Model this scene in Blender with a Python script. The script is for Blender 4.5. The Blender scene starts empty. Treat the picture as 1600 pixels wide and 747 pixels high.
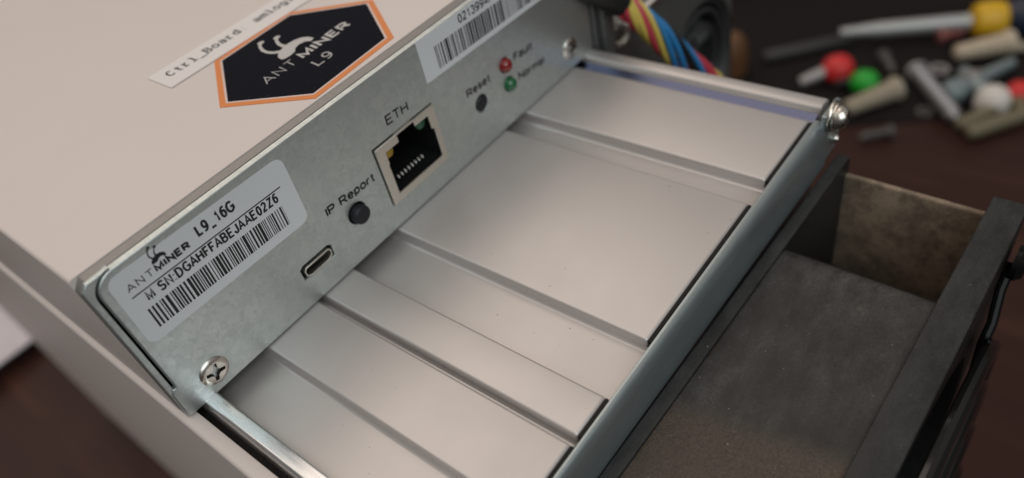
import bpy, bmesh, math, random
from mathutils import Vector, Matrix

# ------------------------------------------------------------------ camera, world, lamps, exposure
S = bpy.context.scene
COL = S.collection
MM = 0.001                                   # everything below is written in millimetres

cam_d = bpy.data.cameras.new("camera")
cam = bpy.data.objects.new("camera", cam_d)
COL.objects.link(cam)
right = Vector((0.6017, -0.7770, -0.1853))
down = Vector((-0.6270, -0.3157, -0.7122))
fwd = Vector((0.4949, 0.5447, -0.6771))
rot = Matrix((right, -down, -fwd)).transposed()
cam.matrix_world = Matrix.Translation(Vector((-9.74, -93.03, 89.05)) * MM) @ rot.to_4x4()
cam_d.sensor_fit = 'HORIZONTAL'
cam_d.sensor_width = 36.0
cam_d.lens = 26.153
cam_d.clip_start = 0.005
cam_d.clip_end = 50.0
cam_d.dof.use_dof = True
cam_d.dof.focus_distance = 0.115
cam_d.dof.aperture_fstop = 11.5
cam_d.dof.aperture_blades = 0
S.camera = cam

world = bpy.data.worlds.new("World")
S.world = world
world.use_nodes = True
wn = world.node_tree
wn.nodes.clear()
w_out = wn.nodes.new("ShaderNodeOutputWorld")
w_bg = wn.nodes.new("ShaderNodeBackground")
w_tc = wn.nodes.new("ShaderNodeTexCoord")
w_sep = wn.nodes.new("ShaderNodeSeparateXYZ")
w_map = wn.nodes.new("ShaderNodeMapRange")
w_ramp = wn.nodes.new("ShaderNodeValToRGB")
wn.links.new(w_tc.outputs["Generated"], w_sep.inputs[0])
w_map.inputs[1].default_value = -1.0
w_map.inputs[2].default_value = 1.0
wn.links.new(w_sep.outputs[2], w_map.inputs[0])
wn.links.new(w_map.outputs[0], w_ramp.inputs[0])
r = w_ramp.color_ramp
r.elements[0].position = 0.30
r.elements[0].color = (0.020, 0.016, 0.015, 1)
r.elements[1].position = 0.95
r.elements[1].color = (0.34, 0.305, 0.275, 1)
e = r.elements.new(0.56)
e.color = (0.10, 0.098, 0.098, 1)
e = r.elements.new(0.75)
e.color = (0.27, 0.25, 0.235, 1)
wn.links.new(w_ramp.outputs[0], w_bg.inputs[0])
w_bg.inputs[1].default_value = 1.0
wn.links.new(w_bg.outputs[0], w_out.inputs[0])


def area_lamp(name, loc, target, size, power, color, size_y=None):
    d = bpy.data.lights.new(name, 'AREA')
    d.energy = power
    d.color = color
    d.size = size
    if size_y:
        d.shape = 'RECTANGLE'
        d.size_y = size_y
    o = bpy.data.objects.new(name, d)
    COL.objects.link(o)
    o.location = loc
    o.rotation_euler = (Vector(target) - Vector(loc)).to_track_quat('-Z', 'Y').to_euler()
    return o


area_lamp("ceiling_lamp", (0.25, 0.90, 1.50), (0.05, -0.02, 0.0), 2.2, 16.5, (1.0, 0.86, 0.755))
area_lamp("window_light", (-0.50, -1.15, 1.15), (0.05, 0.0, 0.0), 1.5, 14.5, (0.87, 0.96, 1.0))

S.view_settings.view_transform = 'Standard'
S.view_settings.look = 'None'
S.view_settings.exposure = -0.1
S.view_settings.gamma = 1.0
S.render.engine = 'CYCLES'
S.cycles.use_denoising = True
S.cycles.max_bounces = 8

random.seed(7)


# ------------------------------------------------------------------ helpers
def mat(name, base, rough=0.5, metal=0.0, spec=0.5, **k):
    m = bpy.data.materials.new(name)
    m.use_nodes = True
    nt = m.node_tree
    p = nt.nodes["Principled BSDF"]
    p.inputs["Base Color"].default_value = (*base, 1)
    p.inputs["Roughness"].default_value = rough
    p.inputs["Metallic"].default_value = metal
    p.inputs["Specular IOR Level"].default_value = spec
    if "coat" in k:
        p.inputs["Coat Weight"].default_value = k["coat"]
        p.inputs["Coat Roughness"].default_value = k.get("coat_rough", 0.1)
    if "trans" in k:
        p.inputs["Transmission Weight"].default_value = k["trans"]
    return m


def N(m, kind, **props):
    n = m.node_tree.nodes.new(kind)
    for a, b in props.items():
        setattr(n, a, b)
    return n


def L(m, a, b):
    m.node_tree.links.new(a, b)


def coords(m, scale=(1, 1, 1)):
    tc = N(m, "ShaderNodeTexCoord")
    mp = N(m, "ShaderNodeMapping")
    mp.inputs["Scale"].default_value = scale
    L(m, tc.outputs["Object"], mp.inputs[0])
    return mp.outputs[0]


def noise(m, vec, scale, detail=4, rough=0.6):
    n = N(m, "ShaderNodeTexNoise")
    n.inputs["Scale"].default_value = scale
    n.inputs["Detail"].default_value = detail
    n.inputs["Roughness"].default_value = rough
    L(m, vec, n.inputs["Vector"])
    return n.outputs[0]


def ramp(m, fac, stops):
    n = N(m, "ShaderNodeValToRGB")
    el = n.color_ramp.elements
    while len(el) < len(stops):
        el.new(0.5)
    for q, (p, c) in zip(el, stops):
        q.position = p
        q.color = (*c, 1) if len(c) == 3 else c
    L(m, fac, n.inputs[0])
    return n.outputs[0]


def mixc(m, fac, a, b, mode='MIX'):
    n = N(m, "ShaderNodeMix", data_type='RGBA', blend_type=mode)
    for sock, v in ((n.inputs[0], fac), (n.inputs[6], a), (n.inputs[7], b)):
        if isinstance(v, (int, float)):
            sock.default_value = v
        elif isinstance(v, tuple):
            sock.default_value = (*v, 1)
        else:
            L(m, v, sock)
    return n.outputs[2]


def bump(m, h, strength, dist=0.0002):
    b = N(m, "ShaderNodeBump")
    b.inputs["Strength"].default_value = strength
    b.inputs["Distance"].default_value = dist
    L(m, h, b.inputs["Height"])
    L(m, b.outputs[0], m.node_tree.nodes["Principled BSDF"].inputs["Normal"])


def setc(m, out):
    L(m, out, m.node_tree.nodes["Principled BSDF"].inputs["Base Color"])


def setr(m, out):
    L(m, out, m.node_tree.nodes["Principled BSDF"].inputs["Roughness"])


G = (0.5, 0.5, 0.5)


def gray(v):
    return (v, v, v)


class MB:
    """Collects faces in millimetres; build() links them as one mesh object."""

    def __init__(self):
        self.v = []
        self.f = []

    def add(self, vs, fs):
        o = len(self.v)
        self.v += [tuple(p) for p in vs]
        self.f += [tuple(i + o for i in q) for q in fs]
        return self

    def box(self, x0, x1, y0, y1, z0, z1):
        vs = [(x, y, z) for x in (x0, x1) for y in (y0, y1) for z in (z0, z1)]
        return self.add(vs, [(0, 1, 3, 2), (4, 6, 7, 5), (0, 4, 5, 1), (2, 3, 7, 6), (0, 2, 6, 4), (1, 5, 7, 3)])

    def prism_y(self, poly, y0, y1):
        """XZ polygon extruded along Y."""
        n = len(poly)
        vs = [(x, y0, z) for x, z in poly] + [(x, y1, z) for x, z in poly]
        fs = [tuple(range(n)), tuple(range(2 * n - 1, n - 1, -1))]
        fs += [(i, i + n, (i + 1) % n + n, (i + 1) % n) for i in range(n)]
        return self.add(vs, fs)

    def prism_x(self, poly, x0, x1):
        n = len(poly)
        vs = [(x0, y, z) for y, z in poly] + [(x1, y, z) for y, z in poly]
        fs = [tuple(range(n)), tuple(range(2 * n - 1, n - 1, -1))]
        fs += [(i, i + n, (i + 1) % n + n, (i + 1) % n) for i in range(n)]
        return self.add(vs, fs)

    def tube(self, pts, rad, n=12, caps=True, closed=False):
        pts = [Vector(p) for p in pts]
        rads = rad if isinstance(rad, (list, tuple)) else [rad] * len(pts)
        m = len(pts)
        rings = []
        ref = None
        for i, p in enumerate(pts):
            if closed:
                t = pts[(i + 1) % m] - pts[i - 1]
            else:
                t = pts[min(i + 1, m - 1)] - pts[max(i - 1, 0)]
            t.normalize()
            if ref is None:
                ref = t.orthogonal().normalized()
            ref = (ref - t * ref.dot(t)).normalized()
            b = t.cross(ref)
            rings.append([p + (ref * math.cos(2 * math.pi * j / n) + b * math.sin(2 * math.pi * j / n)) * rads[i] for j in range(n)])
        vs = [q for rr in rings for q in rr]
        fs = []
        for i in range(m if closed else m - 1):
            a, c = i * n, ((i + 1) % m) * n
            fs += [(a + j, a + (j + 1) % n, c + (j + 1) % n, c + j) for j in range(n)]
        if caps and not closed:
            fs += [tuple(range(n - 1, -1, -1)), tuple(range((m - 1) * n, m * n))]
        return self.add(vs, fs)

    def lathe(self, prof, origin, axis, n=32):
        """prof: (radius, height) along the axis direction, from the origin."""
        a = Vector(axis).normalized()
        u = a.orthogonal().normalized()
        w = a.cross(u)
        o = Vector(origin)
        vs = []
        for rr, h in prof:
            rr = max(rr, 1e-4)
            vs += [o + a * h + (u * math.cos(2 * math.pi * j / n) + w * math.sin(2 * math.pi * j / n)) * rr for j in range(n)]
        fs = []
        for i in range(len(prof) - 1):
            fs += [(i * n + j, i * n + (j + 1) % n, (i + 1) * n + (j + 1) % n, (i + 1) * n + j) for j in range(n)]
        fs += [tuple(range(n - 1, -1, -1)), tuple(range((len(prof) - 1) * n, len(prof) * n))]
        return self.add(vs, fs)

    def sheet(self, quad):
        return self.add(quad, [tuple(range(len(quad)))])

    def build(self, name, material, parent=None, bevel=0.0, seg=3, smooth=True, angle=35, label=None, offset=None):
        me = bpy.data.meshes.new(name)
        off = Vector(offset) if offset else Vector((0, 0, 0))
        me.from_pydata([(Vector(p) - off) * MM for p in self.v], [], self.f)
        bm = bmesh.new()
        bm.from_mesh(me)
        bmesh.ops.recalc_face_normals(bm, faces=bm.faces)
        if bevel:
            es = [ed for ed in bm.edges if len(ed.link_faces) == 2 and ed.calc_face_angle(0) > math.radians(30)]
            bmesh.ops.bevel(bm, geom=es, offset=bevel * MM, segments=seg, profile=0.5, affect='EDGES', clamp_overlap=True)
        bm.to_mesh(me)
        bm.free()
        return link(name, me, material, parent, smooth, angle, label, off)


def link(name, me, material, parent=None, smooth=True, angle=35, label=None, off=None):
    if smooth:
        for q in me.polygons:
            q.use_smooth = True
        me.set_sharp_from_angle(angle=math.radians(angle))
    me.materials.append(material)
    o = bpy.data.objects.new(name, me)
    COL.objects.link(o)
    off = off if off is not None else Vector((0, 0, 0))
    if parent is not None:
        o.parent = parent
        base = Vector(parent.get("origin_mm", (0, 0, 0)))
        o.location = (off - base) * MM
    else:
        o.location = off * MM
    o["origin_mm"] = tuple(off)
    if label:
        o["label"] = label
    return o


def thing(name, label, cat, origin, group=None):
    o = bpy.data.objects.new(name, None)
    o.empty_display_size = 0.01
    COL.objects.link(o)
    o.location = Vector(origin) * MM
    o["origin_mm"] = tuple(origin)
    return tag(o, label, cat, group)


def tag(o, label, cat, group=None):
    o["label"] = label
    o["category"] = cat
    if group:
        o["group"] = group
    return o


def eval_curve(cu):
    o = bpy.data.objects.new("curve_source", cu)
    COL.objects.link(o)
    dg = bpy.context.evaluated_depsgraph_get()
    me = bpy.data.meshes.new_from_object(o.evaluated_get(dg))
    bpy.data.objects.remove(o)
    bpy.data.curves.remove(cu)
    vs = [tuple(v.co) for v in me.vertices]
    fs = [tuple(q.vertices) for q in me.polygons]
    bpy.data.meshes.remove(me)
    return vs, fs


def shape2d(loops, thick, bevel=0.0):
    """Flat outline with holes, thickness centred on w = 0."""
    cu = bpy.data.curves.new("shape", 'CURVE')
    cu.dimensions = '2D'
    cu.fill_mode = 'BOTH'
    for lp in loops:
        s = cu.splines.new('POLY')
        s.points.add(len(lp) - 1)
        for q, (x, y) in zip(s.points, lp):
            q.co = (x, y, 0, 1)
        s.use_cyclic_u = True
    cu.extrude = max(thick / 2 - bevel, 0)
    cu.bevel_depth = bevel
    cu.bevel_resolution = 2
    cu.offset = -bevel
    return eval_curve(cu)


def arc(cx, cy, rx, ry, a0, a1, n=9):
    return [(cx + rx * math.cos(math.radians(a0 + (a1 - a0) * i / n)), cy + ry * math.sin(math.radians(a0 + (a1 - a0) * i / n))) for i in range(n + 1)]


# lettering as pen strokes: (advance width, list of strokes), capitals are 1 high
GLYPH = {
    "A": (0.78, [[(0, 0), (0.39, 1), (0.78, 0)], [(0.14, 0.33), (0.64, 0.33)]]),
    "B": (0.64, [[(0, 0), (0, 1), (0.36, 1)] + arc(0.36, 0.765, 0.23, 0.235, 80, -90) + [(0.0, 0.53)], [(0.3, 0.53), (0.36, 0.53)] + arc(0.37, 0.265, 0.27, 0.265, 80, -90) + [(0, 0)]]),
    "C": (0.74, [arc(0.39, 0.5, 0.39, 0.5, 42, 318, 18)]),
    "D": (0.70, [[(0, 0), (0, 1), (0.28, 1)] + arc(0.28, 0.5, 0.42, 0.5, 80, -80, 14) + [(0.28, 0), (0, 0)]]),
    "E": (0.60, [[(0.60, 1), (0, 1), (0, 0), (0.61, 0)], [(0, 0.52), (0.54, 0.52)]]),
    "F": (0.53, [[(0.57, 1), (0, 1), (0, 0)], [(0, 0.50), (0.48, 0.50)]]),
    "G": (0.78, [arc(0.40, 0.5, 0.40, 0.5, 45, 325, 18) + [(0.78, 0.22), (0.78, 0.48), (0.44, 0.48)]]),
    "H": (0.66, [[(0, 0), (0, 1)], [(0.66, 0), (0.66, 1)], [(0, 0.53), (0.66, 0.53)]]),
    "I": (0.02, [[(0.01, 0), (0.01, 1)]]),
    "J": (0.46, [[(0.46, 1), (0.46, 0.25)] + arc(0.23, 0.24, 0.23, 0.24, -10, -170) + [(0.0, 0.32)]]),
    "L": (0.52, [[(0, 1), (0, 0), (0.52, 0)]]),
    "M": (0.80, [[(0, 0), (0, 1), (0.40, 0.06), (0.80, 1), (0.80, 0)]]),
    "N": (0.67, [[(0, 0), (0, 1), (0.67, 0), (0.67, 1)]]),
    "P": (0.62, [[(0, 0), (0, 1), (0.36, 1)] + arc(0.36, 0.735, 0.26, 0.265, 80, -90) + [(0, 0.47)]]),
    "R": (0.68, [[(0, 0), (0, 1), (0.38, 1)] + arc(0.38, 0.74, 0.26, 0.26, 80, -90) + [(0, 0.48)], [(0.34, 0.48), (0.68, 0)]]),
    "S": (0.64, [arc(0.32, 0.745, 0.29, 0.255, 20, 250, 12) + arc(0.32, 0.26, 0.32, 0.26, 85, -160, 14)]),
    "T": (0.66, [[(0, 1), (0.66, 1)], [(0.33, 1), (0.33, 0)]]),
    "Z": (0.62, [[(0.03, 1), (0.61, 1), (0, 0), (0.63, 0)]]),
    "0": (0.52, [arc(0.26, 0.5, 0.26, 0.5, 90, 450, 24)]),
    "1": (0.46, [[(0.07, 0.74), (0.20, 0.82), (0.29, 1), (0.29, 0)]]),
    "2": (0.53, [arc(0.26, 0.73, 0.25, 0.27, 165, -30, 12) + [(0.34, 0.42), (0.10, 0.20), (0.01, 0), (0.53, 0)]]),
    "3": (0.52, [arc(0.25, 0.76, 0.21, 0.24, 160, -80, 12), arc(0.25, 0.265, 0.26, 0.265, 85, -165, 14)]),
    "4": (0.54, [[(0.40, 0), (0.40, 1), (0, 0.27), (0.54, 0.27)]]),
    "6": (0.52, [arc(0.27, 0.32, 0.25, 0.32, 0, 360, 20), arc(0.36, 0.45, 0.35, 0.55, 178, 62, 12)]),
    "9": (0.52, [arc(0.25, 0.68, 0.25, 0.32, 0, 360, 20), arc(0.16, 0.55, 0.35, 0.55, -2, -118, 12)]),
    "_": (0.56, [[(0, -0.18), (0.56, -0.18)]]),
    ":": (0.10, [[(0.05, -0.01), (0.05, 0.09)], [(0.05, 0.58), (0.05, 0.68)]]),
    "a": (0.50, [arc(0.24, 0.52, 0.22, 0.22, 160, 20, 8) + [(0.46, 0.5), (0.46, 0.12), (0.51, 0)], [(0.45, 0.42)] + arc(0.22, 0.19, 0.21, 0.20, 90, 300, 12) + [(0.45, 0.16)]]),
    "c": (0.48, [arc(0.25, 0.36, 0.25, 0.37, 40, 320, 14)]),
    "d": (0.50, [arc(0.24, 0.36, 0.24, 0.37, 0, 360, 18), [(0.49, 0), (0.49, 1)]]),
    "e": (0.52, [[(0.03, 0.38), (0.51, 0.38)] + arc(0.26, 0.36, 0.25, 0.37, 5, 325, 16)]),
    "g": (0.50, [arc(0.24, 0.37, 0.24, 0.36, 0, 360, 18), [(0.49, 0.72), (0.49, -0.02)] + arc(0.25, -0.04, 0.24, 0.23, 0, -160, 10)]),
    "i": (0.02, [[(0.01, 0), (0.01, 0.72)], [(0.01, 0.92), (0.01, 1.0)]]),
    "l": (0.02, [[(0.01, 0), (0.01, 1)]]),
    "m": (0.82, [[(0, 0), (0, 0.73)], [(0, 0.45)] + arc(0.20, 0.53, 0.20, 0.20, 150, 10, 8) + [(0.41, 0)], [(0.41, 0.45)] + arc(0.61, 0.53, 0.20, 0.20, 150, 10, 8) + [(0.82, 0)]]),
    "o": (0.52, [arc(0.26, 0.36, 0.26, 0.37, 90, 450, 20)]),
    "p": (0.50, [arc(0.26, 0.36, 0.24, 0.37, 0, 360, 18), [(0.01, 0.73), (0.01, -0.27)]]),
    "r": (0.30, [[(0, 0), (0, 0.73)], [(0, 0.42)] + arc(0.22, 0.46, 0.21, 0.26, 160, 70, 6)]),
    "s": (0.44, [arc(0.22, 0.54, 0.19, 0.185, 20, 250, 10) + arc(0.22, 0.18, 0.22, 0.19, 85, -160, 10)]),
    "t": (0.28, [[(0.12, 0.95), (0.12, 0.15)] + arc(0.24, 0.13, 0.12, 0.13, 180, 290, 6), [(0, 0.70), (0.28, 0.70)]]),
    "u": (0.47, [[(0, 0.73), (0, 0.25)] + arc(0.22, 0.24, 0.22, 0.25, 180, 350, 10) + [(0.47, 0.30)], [(0.47, 0.73), (0.47, 0)]]),
    " ": (0.22, []),
}
LIFT = [0]


class Frame:
    """A 2-D drawing plane in the world: u and v directions in mm."""

    def __init__(self, o, u, v):
        self.o, self.u, self.v = Vector(o), Vector(u).normalized(), Vector(v).normalized()
        self.n = self.u.cross(self.v)

    def p(self, x, y, w=0.0):
        return self.o + self.u * x + self.v * y + self.n * w

    def put(self, mb, vs, fs, w=0.0):
        mb.add([self.p(q[0], q[1], w + (q[2] if len(q) > 2 else 0)) for q in vs], fs)

    def pen(self, mb, pts, t, w):
        """Ribbon of width t with mitred corners; each ribbon a hair above the last so none share a plane."""
        P = [Vector(p) for p in pts]
        P = [p for i, p in enumerate(P) if i == 0 or (p - P[i - 1]).length > 1e-4]
        n = len(P)
        closed = (P[0] - P[-1]).length < 1e-3
        out = []
        for i in range(n):
            if closed:
                a = P[i] - P[i - 1] if i else P[0] - P[-2]
                b = P[i + 1] - P[i] if i < n - 1 else P[1] - P[0]
            else:
                a = P[i] - P[i - 1] if i else P[1] - P[0]
                b = P[i + 1] - P[i] if i < n - 1 else a
            a, b = a.normalized(), b.normalized()
            na, nb = Vector((-a.y, a.x)), Vector((-b.y, b.x))
            m = na + nb
            d = max(1 + na.dot(nb), 0.28)
            m = m / d
            out += [P[i] + m * t / 2, P[i] - m * t / 2]
        LIFT[0] = (LIFT[0] + 1) % 7
        self.put(mb, out, [(2 * i, 2 * i + 1, 2 * i + 3, 2 * i + 2) for i in range(n - 1)], w + LIFT[0] * 0.0009)

    def text(self, mb, s, x, y, width, cap, w=0.0, t=0.13, gap=0.24, slant=0.0):
        """Line of lettering of the given width; t is the pen width as a share of the capital height."""
        tot = sum(GLYPH[c][0] for c in s) + gap * (len(s) - 1) - 0.09 * sum(1 for a, b in zip(s, s[1:]) if "A" in (a, b))
        tw = t * cap
        k = (width - tw) / tot
        h = cap - tw
        px = x + tw / 2
        for ci, c in enumerate(s):
            adv, strokes = GLYPH[c]
            for st in strokes:
                self.pen(mb, [(px + a * k + slant * b * h, y + tw / 2 + b * h) for a, b in st], tw, w)
            px += (adv + gap) * k
            if c == "A" or s[ci + 1:ci + 2] == "A":
                px -= 0.09 * k

    def poly(self, mb, pts, w=0.0):
        mb.add([self.p(a, b, w) for a, b in pts], [tuple(range(len(pts)))])

    def rect(self, mb, x0, x1, y0, y1, w=0.0):
        self.poly(mb, [(x0, y0), (x1, y0), (x1, y1), (x0, y1)], w)

    def stroke(self, mb, pts, widths, w=0.0, round_end=None):
        pts = [Vector((a, b)) for a, b in pts]
        n = len(pts)
        ws = widths if isinstance(widths, (list, tuple)) else [widths] * n
        vs = []
        for i in range(n):
            t = (pts[min(i + 1, n - 1)] - pts[max(i - 1, 0)]).normalized()
            q = Vector((-t.y, t.x)) * ws[i] / 2
            vs += [pts[i] + q, pts[i] - q]
        self.put(mb, vs, [(2 * i, 2 * i + 1, 2 * i + 3, 2 * i + 2) for i in range(n - 1)], w)

    def disc(self, mb, c, rx, ry=None, w=0.0, n=20):
        ry = ry or rx
        self.poly(mb, [(c[0] + rx * math.cos(2 * math.pi * i / n), c[1] + ry * math.sin(2 * math.pi * i / n)) for i in range(n)], w)


def rrect(x0, x1, y0, y1, rads, n=6):
    """Rounded rectangle outline; rads for BL, BR, TR, TL."""
    out = []
    for (cx, cy, a0), rr in zip(((x0, y0, 180), (x1, y0, 270), (x1, y1, 0), (x0, y1, 90)), rads):
        ox = cx + rr * (1 if cx == x0 else -1)
        oy = cy + rr * (1 if cy == y0 else -1)
        if rr <= 0:
            out.append((cx, cy))
            continue
        for i in range(n + 1):
            a = math.radians(a0 + 90 * i / n)
            out.append((ox + rr * math.cos(a), oy + rr * math.sin(a)))
    return out


def circle(cx, cy, rr, n=28):
    return [(cx + rr * math.cos(2 * math.pi * i / n), cy + rr * math.sin(2 * math.pi * i / n)) for i in range(n)]


def bez(p0, p1, p2, p3, n=12):
    P = [Vector(p) for p in (p0, p1, p2, p3)]
    return [P[0] * (1 - t) ** 3 + P[1] * 3 * t * (1 - t) ** 2 + P[2] * 3 * t * t * (1 - t) + P[3] * t ** 3 for t in (i / n for i in range(n + 1))]


# ------------------------------------------------------------------ materials
# cream powder coat with a very fine grain
M_cream = mat("cream_powder_coat", (0.62, 0.56, 0.53), 0.42, 0, 0.45)
v = coords(M_cream)
setc(M_cream, mixc(M_cream, noise(M_cream, v, 26, 5), (0.64, 0.57, 0.53), (0.695, 0.62, 0.58)))
bump(M_cream, noise(M_cream, v, 2600, 2), 0.10, 0.0001)

# galvanised steel: soft spangle
M_galv = mat("galvanised_steel", (0.55, 0.58, 0.57), 0.4, 0.86)
v = coords(M_galv)
vor = N(M_galv, "ShaderNodeTexVoronoi")
vor.inputs["Scale"].default_value = 900
vv = N(M_galv, "ShaderNodeVectorMath", operation='ADD')
nz = N(M_galv, "ShaderNodeTexNoise")
nz.inputs["Scale"].default_value = 700
L(M_galv, v, nz.inputs["Vector"])
nsc = N(M_galv, "ShaderNodeVectorMath", operation='SCALE')
nsc.inputs["Scale"].default_value = 0.004
L(M_galv, nz.outputs[1], nsc.inputs[0])
L(M_galv, v, vv.inputs[0])
L(M_galv, nsc.outputs[0], vv.inputs[1])
L(M_galv, vv.outputs[0], vor.inputs["Vector"])
spg = mixc(M_galv, 0.55, vor.outputs["Color"], noise(M_galv, v, 1700, 5, 0.7))
bw = N(M_galv, "ShaderNodeRGBToBW")
L(M_galv, spg, bw.inputs[0])
setc(M_galv, ramp(M_galv, bw.outputs[0], [(0.22, (0.50, 0.548, 0.535)), (0.78, (0.615, 0.66, 0.645))]))
setr(M_galv, ramp(M_galv, bw.outputs[0], [(0.2, gray(0.46)), (0.8, gray(0.34))]))
bump(M_galv, noise(M_galv, v, 1800, 3), 0.08, 0.0001)

M_galvdull = mat("dull_zinc_steel", (0.30, 0.285, 0.27), 0.5, 0.6)
setc(M_galvdull, mixc(M_galvdull, noise(M_galvdull, coords(M_galvdull), 1500, 5, 0.7), (0.25, 0.24, 0.225), (0.34, 0.325, 0.31)))

# satin anodised aluminium, drawn along Y
M_alu = mat("satin_aluminium", (0.66, 0.635, 0.61), 0.45, 0.64)
v = coords(M_alu, (1, 0.04, 1))
vs_ = coords(M_alu)
scr = noise(M_alu, coords(M_alu, (0.03, 1, 1)), 2600, 2, 0.5)
smudge = noise(M_alu, vs_, 55, 5, 0.65)
setr(M_alu, ramp(M_alu, smudge, [(0.3, gray(0.42)), (0.7, gray(0.52))]))
spk = noise(M_alu, vs_, 900, 2, 0.5)
setc(M_alu, mixc(M_alu, ramp(M_alu, spk, [(0.235, gray(1.0)), (0.25, gray(0.0))]), mixc(M_alu, noise(M_alu, vs_, 40, 4), (0.585, 0.55, 0.53), (0.625, 0.59, 0.57)), (0.30, 0.28, 0.27)))
bump(M_alu, mixc(M_alu, 0.35, noise(M_alu, vs_, 2600, 3), scr), 0.07, 0.0001)

M_bright = mat("machined_aluminium", (0.86, 0.86, 0.86), 0.27, 1.0)
v = coords(M_bright, (1, 0.05, 1))
setr(M_bright, ramp(M_bright, noise(M_bright, v, 3000, 4), [(0.3, gray(0.2)), (0.7, gray(0.36))]))

M_bluerefl = mat("blue_reflection_metal", (0.12, 0.135, 0.215), 0.25, 1.0)  # blue window reflection in the lip groove, painted into the metal colour

# dark steel end bracket
M_brk = mat("blued_steel", (0.42, 0.46, 0.47), 0.32, 0.80)
v = coords(M_brk, (0.15, 1, 1))
setr(M_brk, ramp(M_brk, noise(M_brk, v, 1500, 4), [(0.3, gray(0.30)), (0.7, gray(0.38))]))
setc(M_brk, mixc(M_brk, noise(M_brk, coords(M_brk), 300, 4), (0.37, 0.425, 0.435), (0.45, 0.505, 0.515)))

M_nickel = mat("nickel_plate", (0.74, 0.70, 0.63), 0.22, 1.0)
v = coords(M_nickel)
setr(M_nickel, ramp(M_nickel, noise(M_nickel, v, 1500, 4), [(0.3, gray(0.16)), (0.7, gray(0.34))]))
M_tin = mat("tinned_shield", (0.76, 0.73, 0.66), 0.33, 1.0)
v = coords(M_tin)
setr(M_tin, ramp(M_tin, noise(M_tin, v, 700, 4), [(0.3, gray(0.26)), (0.7, gray(0.4))]))

M_black = mat("black_plastic", (0.012, 0.012, 0.014), 0.4, 0, 0.5)
M_hole = mat("dark_cavity", (0.006, 0.006, 0.006), 0.8, 0, 0.2)
M_roughblack = mat("rough_black", (0.022, 0.020, 0.018), 0.9, 0, 0.2)
bump(M_roughblack, noise(M_roughblack, coords(M_roughblack), 2500, 4), 0.6, 0.0004)
M_rubber = mat("black_rubber_button", (0.010, 0.010, 0.014), 0.55, 0, 0.45)
M_gold = mat("bright_contact", (0.95, 0.92, 0.86), 0.3, 0.6)
M_amber = mat("amber_lens", (0.35, 0.22, 0.015), 0.35, 0, 0.5)
M_greenlens = mat("dull_green_lens", (0.02, 0.10, 0.05), 0.35, 0, 0.5)
M_red = mat("red_led_plastic", (0.22, 0.004, 0.005), 0.16, 0, 0.6, coat=0.5)
M_green = mat("green_led_plastic", (0.005, 0.115, 0.034), 0.16, 0, 0.6, coat=0.5)
M_paper = mat("silver_white_label", (0.68, 0.70, 0.71), 0.42, 0, 0.45)
setc(M_paper, mixc(M_paper, noise(M_paper, coords(M_paper), 60, 4), (0.66, 0.68, 0.69), (0.70, 0.72, 0.73)))
M_strip = mat("matte_white_strip", (0.76, 0.72, 0.70), 0.55, 0, 0.4)
M_ink = mat("black_ink", (0.010, 0.010, 0.012), 0.5, 0, 0.4)
M_orange = mat("orange_print", (0.72, 0.22, 0.045), 0.4, 0, 0.4)
M_pinkw = mat("pale_rim_print", (0.66, 0.52, 0.48), 0.4, 0, 0.4)
M_navy = mat("black_matte_print", (0.008, 0.009, 0.014), 0.6, 0, 0.03)
v = coords(M_navy)
setc(M_navy, mixc(M_navy, ramp(M_navy, noise(M_navy, v, 1500, 2), [(0.735, gray(0)), (0.76, gray(1))]), (0.008, 0.009, 0.014), (0.09, 0.09, 0.10)))
M_silver = mat("silver_print", (0.50, 0.485, 0.47), 0.42, 0, 0.5)
M_silverthin = mat("thin_silver_print", (0.36, 0.355, 0.35), 0.42, 0, 0.5)


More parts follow.
